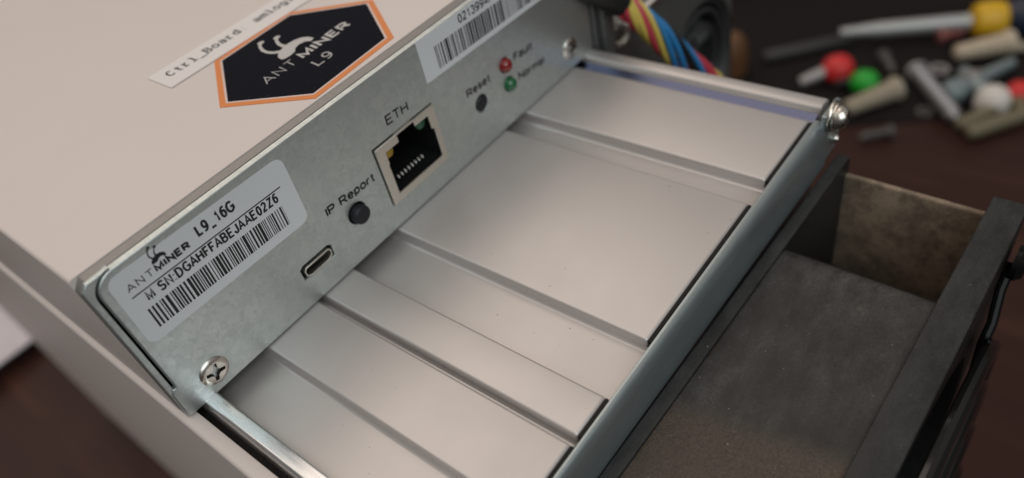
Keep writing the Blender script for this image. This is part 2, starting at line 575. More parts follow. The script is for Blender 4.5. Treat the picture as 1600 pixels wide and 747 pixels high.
# dusty black plastic of the fan: random grime, plus a painted pool of light
def dusty(name, lo, hi, dust, base, lit_patch=False, scale=45, upright=0.12):
    m = mat(name, base, 0.55, 0, 0.4)
    v = coords(m)
    vd = coords(m, (0.45, 1, 1))
    big = noise(m, v, scale, 5, 0.6)
    wipe = noise(m, vd, 300, 6, 0.78)
    fine = noise(m, v, 2600, 3, 0.75)
    a = ramp(m, big, [(0.34, gray(lo)), (0.66, gray(hi))])
    h = ramp(m, wipe, [(0.36, gray(0.30)), (0.64, gray(1.45))])
    k = ramp(m, fine, [(0.32, gray(0.55)), (0.68, gray(1.4))])
    f = mixc(m, 1.0, mixc(m, 1.0, a, h, 'MULTIPLY'), k, 'MULTIPLY')
    ge = N(m, "ShaderNodeNewGeometry")
    gs = N(m, "ShaderNodeSeparateXYZ")
    L(m, ge.outputs["Normal"], gs.inputs[0])
    up = ramp(m, gs.outputs[2], [(0.1, gray(upright)), (0.5, gray(1.0))])  # upright faces darker: dust thins, and shade inside the flange is painted in
    f = mixc(m, 1.0, f, up, 'MULTIPLY')
    c = mixc(m, f, base, dust)
    if lit_patch:                                  # lit brown area painted into the near half of the barrel
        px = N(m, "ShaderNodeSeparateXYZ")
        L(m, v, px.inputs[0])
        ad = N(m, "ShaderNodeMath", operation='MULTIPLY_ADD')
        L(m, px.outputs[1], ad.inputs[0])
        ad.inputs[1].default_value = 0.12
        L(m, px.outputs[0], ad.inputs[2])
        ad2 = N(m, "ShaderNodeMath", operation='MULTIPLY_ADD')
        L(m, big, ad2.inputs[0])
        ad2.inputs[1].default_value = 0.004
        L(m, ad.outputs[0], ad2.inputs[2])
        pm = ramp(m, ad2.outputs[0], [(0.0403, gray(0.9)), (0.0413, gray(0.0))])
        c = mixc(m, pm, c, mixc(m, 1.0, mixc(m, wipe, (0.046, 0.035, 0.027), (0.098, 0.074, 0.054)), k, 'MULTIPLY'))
    lint = ramp(m, noise(m, v, 1300, 2, 0.5), [(0.760, gray(0)), (0.775, gray(1))])
    c = mixc(m, lint, c, (0.20, 0.185, 0.17))
    setc(m, c)
    setr(m, ramp(m, f, [(0.0, gray(0.36)), (0.6, gray(0.72))]))
    bump(m, fine, 0.25, 0.0003)
    return m


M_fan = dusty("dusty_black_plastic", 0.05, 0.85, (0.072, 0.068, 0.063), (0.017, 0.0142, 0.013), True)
M_fanflange = dusty("flange_black_plastic", 0.2, 0.55, (0.055, 0.0545, 0.052), (0.012, 0.0125, 0.0125))
M_fanwall = dusty("brown_dusted_plastic", 0.25, 1.15, (0.33, 0.245, 0.17), (0.11, 0.085, 0.064), False, 110, 1.0)
M_guard = mat("black_enamel_wire", (0.006, 0.006, 0.006), 0.2, 0, 0.16)
M_gloss = mat("black_gloss_enamel", (0.007, 0.007, 0.007), 0.12, 0, 0.6)
M_psu = mat("dark_grey_steel", (0.16, 0.165, 0.16), 0.45, 0.6)
setc(M_psu, mixc(M_psu, noise(M_psu, coords(M_psu), 200, 4), (0.13, 0.135, 0.132), (0.19, 0.195, 0.19)))

# reddish brown polished table wood
M_wood = mat("dark_red_brown_wood", (0.06, 0.028, 0.02), 0.38, 0, 0.16)
v = coords(M_wood, (1.0, 0.12, 1))
gr = noise(M_wood, v, 34, 8, 0.65)
gr2 = noise(M_wood, coords(M_wood, (1, 0.3, 1)), 7, 3)
c = ramp(M_wood, gr, [(0.30, (0.020, 0.0095, 0.0075)), (0.55, (0.043, 0.0185, 0.0135)), (0.75, (0.092, 0.037, 0.025))])
setc(M_wood, mixc(M_wood, ramp(M_wood, gr2, [(0.35, gray(0.0)), (0.7, gray(0.5))]), c, (0.036, 0.016, 0.013)))
setr(M_wood, ramp(M_wood, gr, [(0.3, gray(0.32)), (0.7, gray(0.48))]))

# ------------------------------------------------------------------ the table
TABLE_Z = -230.0
mb = MB().box(-900, 1300, -700, 1300, TABLE_Z - 28, TABLE_Z)
tag(mb.build("table", M_wood, None, bevel=3, offset=(200, 300, TABLE_Z - 28)),
    "dark reddish brown wooden table under the metal machine and the loose hardware", "table")

# ------------------------------------------------------------------ the machine
miner = thing("mining_computer", "silver aluminium mining computer with cream cover, galvanised port panel and black end fan", "computer",
              (56, 90, TABLE_Z))

# --- cream top cover of the control box
TOP = 30.0
prof = [(-0.2, 0.35), (-0.2, 29.3)] + [(-0.2 + 0.7 - 0.7 * math.cos(a), 29.3 + 0.7 * math.sin(a)) for a in (0.4, 0.8, 1.2)] + [(0.5, TOP)]
prof += [(115.6, TOP), (115.6, 0.35)]
inn = [(114.6, 0.35), (114.6, 29.0), (0.8, 29.0), (0.8, 0.35)]
cover = MB().prism_y(prof + inn, 3.2, 240).box(0.7, 114.5, 200, 201, 0.5, 28.9).build("top_cover", M_cream, miner)

# galvanised lip between the cover and the port panel, and the return flange at its left
lip = MB()
vs, fs = shape2d([[(-0.15, 0.4), (115.5, 0.4), (115.5, 29.85), (1.25, 29.85), (-0.15, 28.4)], [(0.85, 1.2), (113.5, 1.2), (113.5, 28.6), (2.2, 28.6), (0.85, 27.2)]], 1.95)
lip.add([(a, 2.15 - c, b) for a, b, c in vs], fs)
lip.build("cover_lip", M_galvdull, miner, bevel=0.2)

cf = [(-0.15, 0.45), (0.82, 0.45), (0.82, 26.5)] + [(4.4 - 3.58 * math.cos(math.radians(10 * q)), 26.5 + 3.42 * math.sin(math.radians(10 * q))) for q in range(1, 10)] + [(4.4, 29.98), (0.9, 29.9), (-0.05, 29.0)]
vs, fs = shape2d([cf], 0.9, 0.12)
mb = MB()
mb.add([(a, 0.70 - c, b) for a, b, c in vs], fs)
mb.build("corner_flange", M_galv, miner, angle=40)

# --- port panel with real openings
outer = [(0.35, 0.3), (4.6, 0.2), (113.6, 0.2), (114.5, 1.0), (114.5, 29.2), (114.0, 29.7), (4.4, 29.7)]
for i in range(1, 8):
    a = math.radians(90 + 90 * i / 7)
    outer.append((4.4 + 3.2 * math.cos(a), 26.5 + 3.2 * math.sin(a)))
outer += [(1.2, 7.1), (1.0, 6.7), (0.55, 6.75), (0.35, 6.3), (0.05, 5.9), (0.0, 1.0), (0.1, 0.55)]
JX0, JX1, JZ0, JZ1 = 48.55, 64.0, 5.1, 17.75
hole_eth = [(JX0, JZ0), (JX1, JZ0), (JX1, JZ1), (JX0, JZ1)]
hole_usb = [(27.0, 5.55), (33.9, 5.55), (34.0, 7.9), (33.2, 8.35), (27.7, 8.35), (27.0, 7.9)]
IP = (41.2, 9.35)
RS = (76.2, 9.85)
LR = (84.75, 13.4)
LG = (84.95, 8.9)
loops = [outer, hole_eth, hole_usb, circle(*IP, 2.0), circle(*RS, 1.75), circle(*LR, 1.55), circle(*LG, 1.55)]
vs, fs = shape2d(loops, 1.1, 0.24)
FP = Frame((0, 0, 0), (1, 0, 0), (0, 0, 1))          # normal points to -Y, towards the viewer
mb = MB()
FP.put(mb, [(a, b, c - 0.55) for a, b, c in vs], fs)
panel = mb.build("port_panel", M_galv, miner, angle=40)
# rounded bends along the top and left of the panel
mb = MB()
mb.prism_x([(0.30, 29.35)] + [(0.95 - 0.75 * math.sin(a), 29.02 + 0.75 * math.cos(a)) for a in (1.2, 0.9, 0.6, 0.3, 0.0)] + [(1.05, 29.77), (1.05, 29.3)], 4.4, 114.2)
mb.build("panel_bend", M_galv, miner)

# printed words on the panel
mb = MB()
W = 0.02
Ft = Frame((35.6, 0, 13.0), (11.4, 0, -0.55), (0.05, 0, 1))
Ft.text(mb, "IP Report", 0, 0, 11.4, 1.8, W, 0.20)
Ft = Frame((53.2, 0, 19.85), (5.6, 0, -0.32), (0.05, 0, 1))
Ft.text(mb, "ETH", 0, 0, 5.5, 1.95, W, 0.165)
Ft = Frame((72.8, 0, 13.0), (7.1, 0, -0.25), (0.03, 0, 1))
Ft.text(mb, "Reset", 0, 0, 7.1, 1.75, W, 0.20)
Ft = Frame((87.6, 0, 12.6), (6.2, 0, -0.6), (0.03, 0, 1))
Ft.text(mb, "Fault", 0, 0, 6.2, 1.8, W, 0.20)
Ft = Frame((87.9, 0, 7.9), (8.7, 0, -0.9), (0.03, 0, 1))
Ft.text(mb, "Normal", 0, 0, 8.8, 1.8, W, 0.20)
mb.build("printed_words", M_ink, panel, smooth=False)


def barcode(mb, fr, x0, x1, y0, y1, seed, w, mod=0.165, quiet=0):
    rnd = random.Random(seed)
    x = x0
    while x < x1:
        b = rnd.choice((1, 1, 1, 2, 2, 3)) * mod
        s = rnd.choice((1, 1, 1, 2, 2)) * mod
        fr.rect(mb, x, min(x + b, x1), y0, y1, w)
        x += b + s


# --- serial number sticker at the left of the panel
Fs = Frame((2.35, 0, 15.75), (30.2, 0, -0.55), (0.02, 0, 1))
vs, fs = shape2d([rrect(0, 30.3, 0, 12.85, (1.6, 1.6, 1.6, 1.6))], 0.06)
mb = MB()
Fs.put(mb, [(a, b, c + 0.035) for a, b, c in vs], fs)
stick = mb.build("serial_sticker", M_paper, miner, label="rounded white serial number sticker")
mb = MB()
w = 0.075
Fs.text(mb, "ANT", 1.75, 9.35, 4.2, 1.25, w, 0.13, gap=0.40)
Fs.text(mb, "MINER", 6.25, 9.35, 5.8, 1.3, w, 0.27, gap=0.36)
Fs.text(mb, "L9_16G", 13.6, 9.9, 6.8, 2.0, w, 0.19, gap=0.32)
Fs.rect(mb, 1.65, 28.1, 8.30, 8.52, w)
Fs.text(mb, "M SN:DGAHFFABEJAAE02Z6", 3.25, 6.35, 23.7, 1.8, w, 0.185, gap=0.38)
mb.build("printed_text", M_ink, stick, smooth=False)
mb = MB()
barcode(mb, Fs, 2.35, 26.9, 1.75, 5.45, 11, w, 0.160)
mb.build("barcode", M_ink, stick, smooth=False)
serial, Fser = stick, Fs
# --- long bar code sticker at the upper right of the panel
Fs = Frame((64.4, 0, 21.5), (34.3, 0, -1.1), (0.0, 0, 1))
mb = MB()
vs, fs = shape2d([[(0, 0), (44, 0), (44, 9.3), (4.0, 8.35), (0, 8.3)]], 0.06)
Fs.put(mb, [(a, b, c + 0.035) for a, b, c in vs], fs)
stick = mb.build("barcode_sticker", M_paper, miner, label="long straight white bar code sticker")
mb = MB()
Fs.text(mb, "0213994A", 11.0, 6.3, 10.1, 1.75, w, 0.17, gap=0.3)
mb.build("printed_text", M_ink, stick, smooth=False)
mb = MB()
barcode(mb, Fs, 3.8, 34.0, 1.05, 5.5, 23, w, 0.205)
mb.build("barcode", M_ink, stick, smooth=False)

# --- ethernet socket
mb = MB()
notch = [(50.5, 6.8), (62.6, 6.8), (62.6, 13.3), (62.0, 13.3), (62.0, 16.3), (58.5, 16.3), (58.5, 17.35), (54.1, 17.35), (54.1, 15.9), (50.7, 15.9), (50.7, 13.4), (50.5, 13.4)]
vs, fs = shape2d([[(JX0 + 0.12, JZ0 + 0.12), (JX1 - 0.12, JZ0 + 0.12), (JX1 - 0.12, JZ1 - 0.1), (JX0 + 0.12, JZ1 - 0.1)], notch], 0.5, 0.12)
FP.put(mb, [(a, b, c + 0.25) for a, b, c in vs], fs)
mb.box(JX0 + 0.14, JX1 - 0.14, 0.2, 12, JZ1 - 0.35, JZ1 - 0.12)
mb.box(JX0 + 0.14, JX0 + 0.35, 0.2, 12, JZ0 + 0.14, JZ1 - 0.12)
mb.box(JX1 - 0.35, JX1 - 0.14, 0.2, 12, JZ0 + 0.14, JZ1 - 0.12)
mb.box(JX0 + 0.14, JX1 - 0.14, 0.2, 12, JZ0 + 0.14, JZ0 + 0.35)
eth = mb.build("ethernet_socket", M_tin, miner, angle=40)
mb = MB().box(50.0, 63.2, 11.4, 11.8, 6.0, 17.3)
mb.box(JX0 + 0.4, 50.45, 0.6, 11.3, 6.4, 17.2).box(62.7, JX1 - 0.4, 0.6, 11.3, 6.4, 17.2)
mb.box(50.5, 62.6, 0.6, 11.3, 5.6, 6.75).box(50.5, 62.6, 2.5, 11.3, 16.4, 17.3)
mb.build("socket_liner", M_hole, eth)
pin0 = None
for i in range(8):
    x = 52.75 + i * 0.93
    if pin0 is None:
        pin0 = MB().tube([(0, 1.80, 0.22), (0, 1.6, 0.16), (0, 1.42, 0.02), (0, 1.3, -0.30)], [0.08, 0.15, 0.17, 0.10], 8).build("contact_pin", M_gold, eth)
        p = pin0
    else:
        p = pin0.copy()
        COL.objects.link(p)
        p.parent = eth
    p.location = Vector((x, 0, 8.35)) * MM
MB().lathe([(1.15, 0), (1.1, 0.5), (0.8, 0.8), (0.1, 0.95)], (52.1, 1.3, 14.6), (0, -1, 0), 20).build("status_light", M_amber, eth, label="dull amber status light")
MB().lathe([(1.15, 0), (1.1, 0.5), (0.8, 0.8), (0.1, 0.95)], (60.8, 1.3, 15.0), (0, -1, 0), 20).build("status_light", M_greenlens, eth, label="dull green status light")

# --- micro usb socket
mb = MB()
o_ = [(27.55, 6.15), (28.35, 5.75), (32.6, 5.75), (33.35, 6.2), (33.55, 7.2), (33.2, 7.85), (27.9, 7.85), (27.45, 7.3)]
cx, cz = 30.5, 6.8
i_ = [(cx + (a - cx) * 0.925, cz + (b - cz) * 0.76) for a, b in o_]
vs, fs = shape2d([o_, i_], 3.0, 0.05)
FP.put(mb, [(a, b, c - 1.3) for a, b, c in vs], fs)
usb = mb.build("usb_socket", M_tin, miner, angle=40)
MB().box(27.1, 33.8, 3.0, 3.3, 5.6, 8.3).build("socket_liner", M_hole, usb)
MB().box(29.0, 32.2, 0.7, 3.0, 6.65, 6.95).build("contact_tongue", M_black, usb)

# --- push buttons (a round cap in a round opening each)
for nm, (x, z), rr, out, lb in (("push_button", IP, 1.72, 1.5, "round black push button standing out of the panel"),
                                ("push_button", RS, 1.62, 0.25, "round black push button flush with the panel")):
    mb = MB()
    mb.lathe([(rr, 0), (rr, 3.0 + out - 0.25), (rr - 0.25, 3.0 + out), (rr * 0.5, 3.06 + out)], (x, 3.0, z), (0, -1, 0), 28)
    b_ = mb.build(nm, M_rubber, miner, label=lb)
    MB().box(x - 2.4, x + 2.4, 3.0, 3.4, z - 2.4, z + 2.4).build("button_base", M_hole, b_)

# --- the two indicator lamps
for (x, z), m_, lb in ((LR, M_red, "red indicator lamp"), (LG, M_green, "green indicator lamp")):
    mb = MB()
    pr = [(1.46, 0), (1.46, 1.8)] + [(1.46 * math.cos(a), 1.8 + 1.35 * math.sin(a)) for a in (0.3, 0.6, 0.9, 1.2, 1.45, 1.56)]
    mb.lathe(pr, (x, 1.6, z), (0, -1, 0), 28)
    mb.build("indicator_lamp", m_, miner, label=lb)


M_recess = mat("shaded_recess", (0.05, 0.042, 0.035), 0.5, 0.8)  # shade inside the cross recess, painted in as a dark colour


# --- Phillips screws
def phillips(name, c, axis, up, rr, dome, parent, material, label=None, slot=1.0):
    """Pan head with a cross recess cut into it."""
    a = Vector(axis).normalized()
    u = (Vector(up) - a * Vector(up).dot(a)).normalized()
    w = u.cross(a)
    n = 32
    o = Vector(c)
    mb = MB()

    def ring(r_, h):
        return [o + a * h + (w * math.cos(2 * math.pi * j / n) + u * math.sin(2 * math.pi * j / n)) * r_ for j in range(n)]
    prof = [(rr * 1.0, 0.0), (rr, dome * 0.25), (rr * 0.93, dome * 0.55), (rr * 0.80, dome * 0.80), (rr * 0.70, dome * 0.92)]
    vs = []
    for r_, h in prof:
        vs += ring(r_, h)
    fs = []
    for i in range(len(prof) - 1):
        fs += [(i * n + j, i * n + (j + 1) % n, (i + 1) * n + (j + 1) % n, (i + 1) * n + j) for j in range(n)]
    mb.add(vs, fs)
    # top disc with a cross-shaped opening
    t = 0.15 * rr * slot
    ln = 0.64 * rr
    k = t * 1.9
    cross = [(t, k), (t * 0.75, ln), (-t * 0.75, ln), (-t, k), (-k, t), (-ln, t * 0.75), (-ln, -t * 0.75), (-k, -t),
             (-t, -k), (-t * 0.75, -ln), (t * 0.75, -ln), (t, -k), (k, -t), (ln, -t * 0.75), (ln, t * 0.75), (k, t)]
    vv, ff = shape2d([[(rr * 0.70 * math.cos(2 * math.pi * j / n), rr * 0.70 * math.sin(2 * math.pi * j / n)) for j in range(n)], cross], 0.0)
    mb.add([o + a * (dome * 0.92 + 0.08 * dome * (1 - (p[0] ** 2 + p[1] ** 2) / (0.49 * rr * rr))) + w * p[0] + u * p[1] for p in vv], ff)
    m_ = len(cross)
    dp = [o + a * (dome * 0.97) + w * p[0] + u * p[1] for p in cross]
    bt = [o + a * (dome * 0.97 - 0.55 * rr) + (w * p[0] + u * p[1]) * 0.45 for p in cross]
    mb.add(dp + bt, [(i, (i + 1) % m_, m_ + (i + 1) % m_, m_ + i) for i in range(m_)] + [tuple(range(m_, 2 * m_))])
    o_ = mb.build(name, material, parent, angle=30, label=label)
    o_.data.materials.append(M_recess)
    nrec = m_ + 1
    for q in list(o_.data.polygons)[-nrec:]:
        q.material_index = 1
    return o_


for x, z, tilt in ((6.9, 4.25, 0.3), (105.9, 5.2, 0.15)):
    phillips("panel_screw", (x, -0.0, z), (0, -1, 0), (tilt, 0, 1), 2.5, 0.6, miner, M_nickel)

# --- stickers on the cover
Fc = Frame((0, 0, TOP), (1, 0, 0), (0, 1, 0))
hx = [(45.2, 33.7), (63.8, 34.5), (73.6, 20.0), (64.1, 4.75), (44.6, 3.75), (35.8, 18.6)]


def inset(poly, d):
    n = len(poly)
    out = []
    c = Vector((sum(p[0] for p in poly) / n, sum(p[1] for p in poly) / n))
    for i in range(n):
        p0, p1, p2 = Vector(poly[i - 1]), Vector(poly[i]), Vector(poly[(i + 1) % n])
        e1, e2 = (p1 - p0).normalized(), (p2 - p1).normalized()
        n1, n2 = Vector((-e1.y, e1.x)), Vector((-e2.y, e2.x))
        if n1.dot(c - p1) < 0:
            n1, n2 = -n1, -n2
        b = (n1 + n2) / (1 + n1.dot(n2))
        out.append(tuple(p1 + b * d))
    return out


mb = MB()
vs, fs = shape2d([hx], 0.10)
Fc.put(mb, [(a, b, c + 0.055) for a, b, c in vs], fs)
hexs = mb.build("hexagon_sticker", M_orange, miner, label="black hexagon emblem sticker with an orange rim")
mb = MB()
Fc.poly(mb, inset(hx, 1.05), 0.112)
mb.build("pale_rim", M_pinkw, hexs, smooth=False)
mb = MB()
Fc.poly(mb, inset(hx, 1.45), 0.118)
mb.build("black_field", M_navy, hexs, smooth=False)
mb = MB()
Fh = Frame((44.0, 15.95, TOP), (20.5, 0.6, 0), (0.10, 1, 0))
Fh.text(mb, "ANT", 0, 0, 7.3, 2.6, 0.128, 0.095, gap=0.38)
Fh.text(mb, "L9", 8.3, -4.95, 4.1, 2.7, 0.128, 0.13, gap=0.32)
mb.build("thin_lettering", M_silverthin, hexs, smooth=False)
mb = MB()
Fh.text(mb, "MINER", 8.6, 0.05, 12.3, 2.7, 0.128, 0.21, gap=0.36)


def emblem(mb, fr, T, w):
    """Ant: curved abdomen and two knobbed feelers; T places the drawing."""
    body = [(50.77, 20.39), (51.0, 21.7), (51.78, 22.61), (52.97, 23.41), (54.85, 23.95), (56.43, 23.75), (57.68, 23.07), (58.34, 22.04), (58.55, 20.36), (57.55, 19.92),
            (56.98, 21.0), (55.74, 21.4), (54.56, 20.99), (53.69, 20.02), (52.3, 19.75), (51.2, 19.9)]
    fr.poly(mb, [T(*p) for p in body], w)
    for pts, knob in (([(52.6, 22.9), (51.75, 24.2), (51.45, 25.6), (51.6, 27.1), (52.3, 28.8), (53.1, 29.7)], (53.35, 29.9)),
                      ([(54.3, 23.3), (54.22, 24.5), (54.4, 25.7), (54.95, 27.0), (55.7, 28.1)], (55.95, 28.25))):
        a = [T(*p) for p in pts]
        b0, b1 = T(0, 0), T(0.62, 0)
        k = b1[0] - b0[0]
        fr.stroke(mb, a, [k * q for q in (1.5, 1.25, 1.1, 1.0, 0.95, 0.9)][:len(a)], w + 0.002)
        fr.disc(mb, T(*knob), k * 1.15, k * 0.95, w + 0.004)


emblem(mb, Fc, lambda a, b: (a, b), 0.128)
mb.build("silver_emblem", M_silver, hexs, smooth=False)

mb = MB()
emblem(mb, Fser, lambda a, b: (6.7 + (a - 52.0) * 0.30, 10.75 + (b - 19.8) * 0.26), 0.077)
mb.build("ant_emblem", M_ink, serial, smooth=False)

Fl = Frame((35.9, 33.9, TOP), (31.6, 0.1, 0), (0.0, 1, 0))
mb = MB()
vs, fs = shape2d([[(0, 0), (60, 0), (60, 8.4), (0, 8.4)]], 0.09)
Fl.put(mb, [(a, b, c + 0.165) for a, b, c in vs], fs)
strip = mb.build("name_strip", M_strip, miner, label="narrow white paper strip with printed words")
mb = MB()
MONO = 1.78


def mono_text(mb, fr, s, x, y, adv, cap, w, t=0.135):
    """Typewriter setting: every character in a cell of equal width, with slab serifs."""
    tw = t * cap
    for i, ch in enumerate(s):
        if ch == " ":
            continue
        gw, strokes = GLYPH[ch]
        tgt = {"l": 0.02, "t": 0.5, "r": 0.42, "i": 0.02, ":": 0.04, "_": 1.0, "m": 0.80}.get(ch, 0.62) * adv
        k = tgt / gw
        cx = x + (i + 0.5) * adv
        h = cap - tw
        Q = lambda a, b: (cx - tgt / 2 + a * k, y + tw / 2 + b * h)
        for st in strokes:
            fr.pen(mb, [Q(a, b) for a, b in st], tw * 1.1, w)
        f = lambda a0, a1, b: fr.pen(mb, [(cx + a0 * adv, y + tw / 2 + b * h), (cx + a1 * adv, y + tw / 2 + b * h)], tw * 0.9, w)
        if ch in "li":
            f(-0.36, 0.36, 0)
            f(-0.33, 0.0, 1.0 if ch == "l" else 0.72)
        if ch == "r":
            f(-0.42, 0.12, 0)
            f(-0.42, -0.2, 0.72)
        if ch == "d":
            f(0.05, 0.3, 1.0)
            f(0.3, 0.46, 0)
        if ch == "B":
            f(-0.46, -0.2, 0)
            f(-0.46, -0.2, 1.0)
        if ch == "m":
            f(-0.5, -0.28, 0)
            f(-0.1, 0.1, 0)
            f(0.28, 0.5, 0)


mono_text(mb, Fl, "Ctrl_Board: amlogic", 2.1, 3.75, 1.70, 2.5, 0.225)
mb.build("printed_text", M_ink, strip, smooth=False)

# --- aluminium body: low plate and four raised panels
LOW = -2.5
mb = MB()
mb.prism_y([(5.4, LOW), (108.6, LOW), (108.6, -40), (5.4, -40)], -54.6, 12)
body = mb.build("aluminium_body", M_alu, miner, bevel=0.2)
for x0, x1, lb in ((15.7, 27.35, None), (28.75, 36.1, None), (47.4, 81.2, None), (87.8, 106.8, None)):
    mb = MB().box(x0, x1, -53.3, 11.5, LOW - 1.0, 0.0)
    pn = mb.build("raised_panel", M_alu, miner, bevel=0.5, seg=4)
    # small cove added to catch a bright line at the flank's foot
    cv = [(x0 - 0.62, LOW - 0.02), (x0 - 0.30, LOW + 0.10), (x0 - 0.10, LOW + 0.32), (x0 + 0.05, LOW + 0.75), (x0 + 0.05, LOW - 0.02)]
    MB().prism_y(cv, -53.6, 11.4).build("added_flank_cove", M_alu, pn, angle=60)
    # thin black strip in the gap at the panel's end
    xs0, xs1 = x0 + 0.15, x1 - 0.1
    MB().box(xs0, xs1, -53.85, -53.32, LOW, -0.25).build("end_strip", M_roughblack, pn)
# small chamfer land beside the groove
MB().box(27.0, 28.2, -53.4, 11, LOW - 0.5, -1.35).build("groove_step", M_alu, miner, bevel=0.25)

# left rail: bright machined lip
mb = MB()
mb.prism_y([(2.6, -6), (2.6, -0.1), (3.2, 0.55), (5.1, 0.65), (5.38, 0.35), (5.38, -6)], -54.4, 8)
mb.build("left_rail", M_bright, miner, bevel=0.22)
# right lip
mb = MB()
mb.prism_y([(110.6, -8), (110.6, -0.4), (111.0, 0.35), (112.0, 0.62), (114.2, 0.35), (115.0, -0.4), (115.0, -8)], -54.0, 7)
mb.build("right_lip", M_alu, miner, bevel=0.25)
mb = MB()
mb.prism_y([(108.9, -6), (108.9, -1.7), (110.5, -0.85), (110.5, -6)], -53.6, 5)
mb.build("blue_reflection_seam", M_bluerefl, miner)
mb = MB().prism_y([(106.85, -2.4), (106.85, -0.5), (108.88, -1.6), (108.88, -2.4)], -53.5, 5)
mb.build("seam_fillet", M_alu, miner)

# cream side panels and the closed core of the machine
mb = MB()
mb.prism_y([(-1.25, TABLE_Z + 4), (-1.25, -0.75), (-1.2, -0.5), (-1.08, -0.25), (-0.9, -0.08), (-0.65, 0.0), (0.2, 0.05), (0.75, 0.0), (1.25, -0.2), (1.35, -0.7), (1.35, TABLE_Z + 4)], -56, 290)
mb.build("side_panel", M_cream, miner)
mb = MB().box(1.5, 2.6, -54, 290, TABLE_Z + 5, -3.2)
mb.box(2.6, 115.0, -53, 290, TABLE_Z + 5, -40.2)
mb.box(2.6, 115.0, 12.2, 290, -40.2, -0.5)
core = mb.build("inner_case", M_roughblack, miner)
for x in (8, 104):
    for y in (-40, 270):
        MB().lathe([(6, 0), (7, 4), (7, 5.2)], (x, y, TABLE_Z), (0, 0, 1), 24).build("rubber_foot", M_roughblack, miner)

# --- steel bracket across the end
mb = MB()
pr = [(0.0, -9.9), (0.0, -0.25), (0.04, -0.06), (0.12, 0.0), (0.2, 0.0)]
pr += [(0.20 + 0.80 * math.sin(a), -2.6 + 2.6 * math.cos(a)) for a in [0.1 * q for q in range(1, 16)]] + [(1.0, -9.9)]
mb.prism_x(pr, -4, 107.4)
# thickness grows a little towards the right end
mb.v = [(x, -54.0 - y * (1.15 + 0.021 * (x - 25)), z) for x, y, z in mb.v]
brk = mb.build("end_bracket", M_brk, miner)
# ear with the pan screw and washers
mb = MB()
Fe = Frame((0, -56.1, 0), (1, 0, 0), (0, 0, 1))
vs, fs = shape2d([rrect(106.2, 114.6, -9.6, 2.0, (0.3, 1.2, 2.4, 0.3))], 0.9, 0.15)
Fe.put(mb, vs, fs)
mb.build("bracket_ear", M_brk, miner, angle=40)
mb = MB()
mb.lathe([(2.0, -0.1), (3.0, 0.0), (3.05, 0.25), (2.9, 0.5), (2.2, 0.55)], (108.9, -56.6, 0.6), (0.06, -1, 0.02), 36)
mb.lathe([(2.0, 0.6), (2.75, 0.65), (2.8, 0.95), (2.6, 1.15), (2.0, 1.2)], (108.9, -56.6, 0.6), (0.06, -1, 0.02), 36)
mb.build("washer", M_nickel, miner)
phillips("pan_screw", (108.95, -57.7, 0.6), (0.06, -1, 0.02), (0.3, 0, 1), 2.35, 1.9, miner, M_nickel)
MB().lathe([(0.9, 0), (0.95, 0.8), (0.6, 1.3), (0.1, 1.4)], (110.6, -56.6, -5.6), (0, -1, 0), 20).build("rivet", M_nickel, miner)

# --- the end fan: flanges, barrel, dusty side wall and wire guard
FX, FZ, FA = 52.5, -69.7, math.radians(-1.75)
fan_o = Vector((30, -54.9, 0))


def skew(mb):
    c, s = math.cos(FA), math.sin(FA)
    out = []
    for x, y, z in mb.v:
        dx, dy = x - fan_o.x, y - fan_o.y
        out.append((fan_o.x + dx * c - dy * s, fan_o.y + dx * s + dy * c, z))
    mb.v = out
    return mb


Y1, Y2, Y3, Y4 = -55.35, -57.7, -82.7, -88.2
mb = MB()
hw, hr_, ch = 31.0, 59.2, 28.0
oct_ = []
for sx, sz in ((1, 1), (-1, 1), (-1, -1), (1, -1)):
    pts_ = [(FX + sx * hw, FZ + sz * hr_), (FX + sx * (hw + ch), FZ + sz * (hr_ - ch * 1.06))]
    oct_ += pts_ if sx * sz < 0 else pts_[::-1]
vs, fs = shape2d([oct_, circle(FX, FZ, 55.5, 72)], Y2 - Y3 + 0.6, 0.0)
Fb = Frame((0, (Y2 + Y3) / 2, 0), (1, 0, 0), (0, 0, 1))
Fb.put(mb, vs, fs)
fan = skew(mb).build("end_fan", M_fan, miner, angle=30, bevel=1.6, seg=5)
for y0, y1, hr in ((Y1, Y2, 55.6), (Y3, Y4, 55.6)):
    mb = MB()
    loops = [rrect(FX - 60, FX + 60, FZ - 60, FZ + 60, (3.2, 3.2, 1.6, 3.2)), circle(FX, FZ, hr, 72)]
    for sx in (-1, 1) if y0 == Y3 else ():
        for sz in (-1, 1):
            loops.append(circle(FX + sx * 52.5, FZ + sz * 52.5, 2.2, 16))
    vs, fs = shape2d(loops, y0 - y1, 0.35)
    Ff = Frame((0, (y0 + y1) / 2, 0), (1, 0, 0), (0, 0, 1))
    Ff.put(mb, vs, fs)
    skew(mb).build("fan_flange", M_fanflange, fan, angle=40)
for x in (110.8, -7.0):
    mb = MB().box(x, x + 1.2, Y2 + 0.5, Y3 - 0.5, -125, -13.8)
    skew(mb).build("fan_side_wall", M_fanwall, fan, bevel=0.5)
